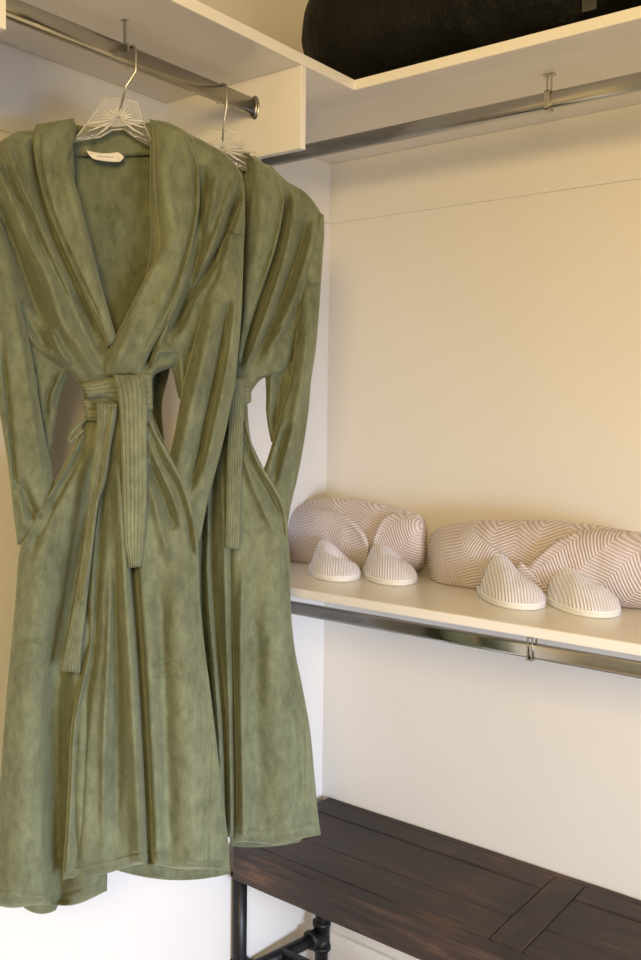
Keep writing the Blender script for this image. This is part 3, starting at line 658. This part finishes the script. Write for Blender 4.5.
# ------------------------------------------------------------------ slippers
def slipper(toe, head, label, peak=(0, 0), Ls=.195, tall=.082, wide=.053, fold=.35):
    root = empty('slipper', (toe[0], toe[1], LS), label, 'slipper', None)
    hx, hy = math.cos(head), math.sin(head); sxv, syv = -hy, hx
    def W(X, Y, Z): return (toe[0]+hx*(X-Ls)+sxv*Y, toe[1]+hy*(X-Ls)+syv*Y, LS+Z)
    def half(X):
        t = min(max(X/Ls, 0), 1)
        return wide*(.74+.26*math.sin(math.pi*min(t*.9, .9)))*max(1-(max(t-.62, 0)/.38)**2.6, 0)**.5*max(1-(max(.16-t, 0)/.16)**2.4, 0)**.5
    bm = bmesh.new(); n = 40; ring = []
    ts = [.5-.5*math.cos(math.pi*i/n) for i in range(n+1)]
    out = [(t*Ls, half(t*Ls)) for t in ts]+[(t*Ls, -half(t*Ls)) for t in ts[::-1][1:-1]]
    levels = [(.0, .95), (.0015, 1.0), (.006, 1.01), (.0068, .985), (.0078, 1.01), (.013, 1.0), (.014, .96)]
    cx_ = Ls/2
    for z, s in levels: ring.append([bm.verts.new(W(cx_+(x-cx_)*s, y*s, z)) for x, y in out])
    for a, b_ in zip(ring, ring[1:]):
        for k in range(len(out)): bm.faces.new((a[k], a[(k+1) % len(out)], b_[(k+1) % len(out)], b_[k]))
    bm.faces.new(ring[0][::-1]); bm.faces.new(ring[-1])
    from_bm('sole', bm, M['sole'], root, True)
    # upper: arched vamp rising to a peaked opening edge
    me_v = []; uvs = []; nX, nA = 44, 36; xo = .26*Ls
    for i in range(nX+1):
        t = i/nX; X = xo+(Ls*1.0-xo)*(1-(1-t)**1.35)
        w = half(min(X, Ls*.9985))*1.0; r = (X-xo)/(Ls-xo)
        h = .012+(tall-.012)*(1-r)**1.55*.62 + (.027)*max(1-r**2.2, 0)**.5
        h *= max(1-r**4, 0)**.55
        pe = 1.7*(1-r)**1.3+.6
        for j in range(nA+1):
            a = math.pi*j/nA; c_, s_ = math.cos(a), math.sin(a)
            y = w*c_*(1-.10*(1-r)*s_); z = .011+h*(max(s_, 0)**pe)
            z += .30*tall*(1-r)**2*max(s_, 0)**.7*(.25)
            lean = (z-.011)/tall
            xx_ = X - (1-r)**1.5*.020*s_ + peak[0]*lean*(1-r)
            yy_ = y + peak[1]*lean*lean*(1-r)**.6
            dent = fold*.02*math.exp(-((r-.42)/.16)**2)*math.exp(-((a-1.25)/.42)**2)
            z -= dent
            nn = .0025*noise.noise((X*40, y*40, head*3+toe[1]*9)); z += nn*s_
            me_v.append(W(xx_, yy_, max(z, .0105))); uvs.append((X, y+.3*X))
    faces = [(i*(nA+1)+j, i*(nA+1)+j+1, (i+1)*(nA+1)+j+1, (i+1)*(nA+1)+j) for i in range(nX) for j in range(nA)]
    me = bpy.data.meshes.new('upper'); me.from_pydata(me_v, [], faces)
    ul = me.uv_layers.new(name='UVMap')
    for lp_ in me.loops: ul.data[lp_.index].uv = uvs[lp_.vertex_index]
    o = link('upper', me, M['slip'], root)
    md = o.modifiers.new('s', 'SOLIDIFY'); md.thickness = .004; md.offset = -1
    return root
def sh(x, y): q = hit(x, y, 2, LS); return (float(q[0]), float(q[1]))
hd = math.radians(219)
slipper(sh(343, 582.5), math.radians(228), 'leftmost white waffle slipper, its tongue flopped over', peak=(0, -.006), tall=.040, fold=1.6)
slipper(sh(401, 586.5), math.radians(228), 'white waffle slipper in front of left bundle, right one of its pair', peak=(0, -.004), tall=.052, fold=.6)
slipper(sh(531, 611), math.radians(228), 'white waffle slipper in front of right bundle, left one of its pair', peak=(0, -.001), tall=.058)
slipper(sh(608, 619), math.radians(230), 'rightmost white waffle slipper, nearest the shelf front', peak=(0, -.005), tall=.070)

# ------------------------------------------------------------------ black bag on the top shelf
bg = empty('duffel_bag', (-.2, -.6, ZS+T), 'large soft black bag lying on the upper corner shelf', 'bag')
bm = bmesh.new(); rings = []; nR, nK = 60, 48
y0, y1 = -.150, -.845
for i in range(nR+1):
    t = i/nR; y = y0+(y1-y0)*(.5-.5*math.cos(math.pi*t))
    e = max(1-abs(2*(y-y0)/(y1-y0)-1)**5, 0)**.5
    e = max(e, .02); rg = []
    for k in range(nK):
        a = 2*math.pi*k/nK; c_, s_ = math.cos(a), math.sin(a)
        x = -.203+.178*math.copysign(abs(c_)**.7, c_)*(.55+.45*e)*e**.15
        z = ZS+T+.150+.150*math.copysign(abs(s_)**.75, s_)*e
        v = Vector((x, y, z)); d = noise.noise(v*11)*.010+noise.noise(v*28)*.004
        x += d*c_; z += d*s_*.8
        z = max(z, ZS+T+.0005); x = min(max(x, -WR+.001), -.012)
        rg.append(bm.verts.new((x, y, z)))
    rings.append(rg)
for a, b_ in zip(rings, rings[1:]):
    for k in range(nK): bm.faces.new((a[k], a[(k+1) % nK], b_[(k+1) % nK], b_[k]))
bm.faces.new(rings[0][::-1]); bm.faces.new(rings[-1])
from_bm('body', bm, M['black'], bg, True)
bm = bmesh.new()
q = hit(589, 8, 0, -.388)
bx(bm, (-.3885, q[1]-.012, ZS+T+.012), (-.3865, q[1]+.012, ZS+T+.2)); o = from_bm('strap', bm, M['webbing'], bg, bevel=.001); o['label'] = 'grey webbing strap'
bg2 = bmesh.new()
tube(bg2, [(-.20, -.86, ZS+T+.07), (-.20, -.875, ZS+T+.07), (-.20, -1.15, ZS+T+.075), (-.20, -1.40, ZS+T+.07), (-.20, -1.43, ZS+T+.07)], [.05, .145, .150, .145, .04], 32, flat=(1, .45))
for v in bg2.verts: v.co += Vector((noise.noise(v.co*12)*.008, 0, noise.noise(v.co*10)*.004)); v.co.z = max(v.co.z, ZS+T+.0005)
o = from_bm('black_cushion', bg2, M['black'], None, True); tag(o, 'black soft bundle on the upper shelf at the right edge', 'cushion')

# ------------------------------------------------------------------ light
def area(name, loc, target, size, power, col, sy=None):
    l = bpy.data.lights.new(name, 'AREA'); l.energy = power; l.color = col; l.size = size
    if sy: l.shape = 'RECTANGLE'; l.size_y = sy
    o = bpy.data.objects.new(name, l); COL.objects.link(o); o.location = loc
    o.rotation_euler = (Vector(target)-Vector(loc)).to_track_quat('-Z', 'Y').to_euler(); return o
area('warm_room_light', (-2.65, -1.85, 1.95), (0, -.85, 1.65), .55, 45, (1.0, .72, .32))
dl = area('daylight_window', (-1.45, -3.1, .95), (-.55, 0, .22), 1.1, 21, (.68, .78, 1.0), .7)
dl.data.spread = math.radians(72)
w = bpy.data.worlds.new('world'); sc.world = w; w.use_nodes = True
w.node_tree.nodes['Background'].inputs[0].default_value = (1.0, .83, .56, 1); w.node_tree.nodes['Background'].inputs[1].default_value = .40
sc.view_settings.view_transform = 'Standard'; sc.view_settings.look = 'None'; sc.view_settings.exposure = 0; sc.view_settings.gamma = 1
sc.view_settings.use_curve_mapping = False
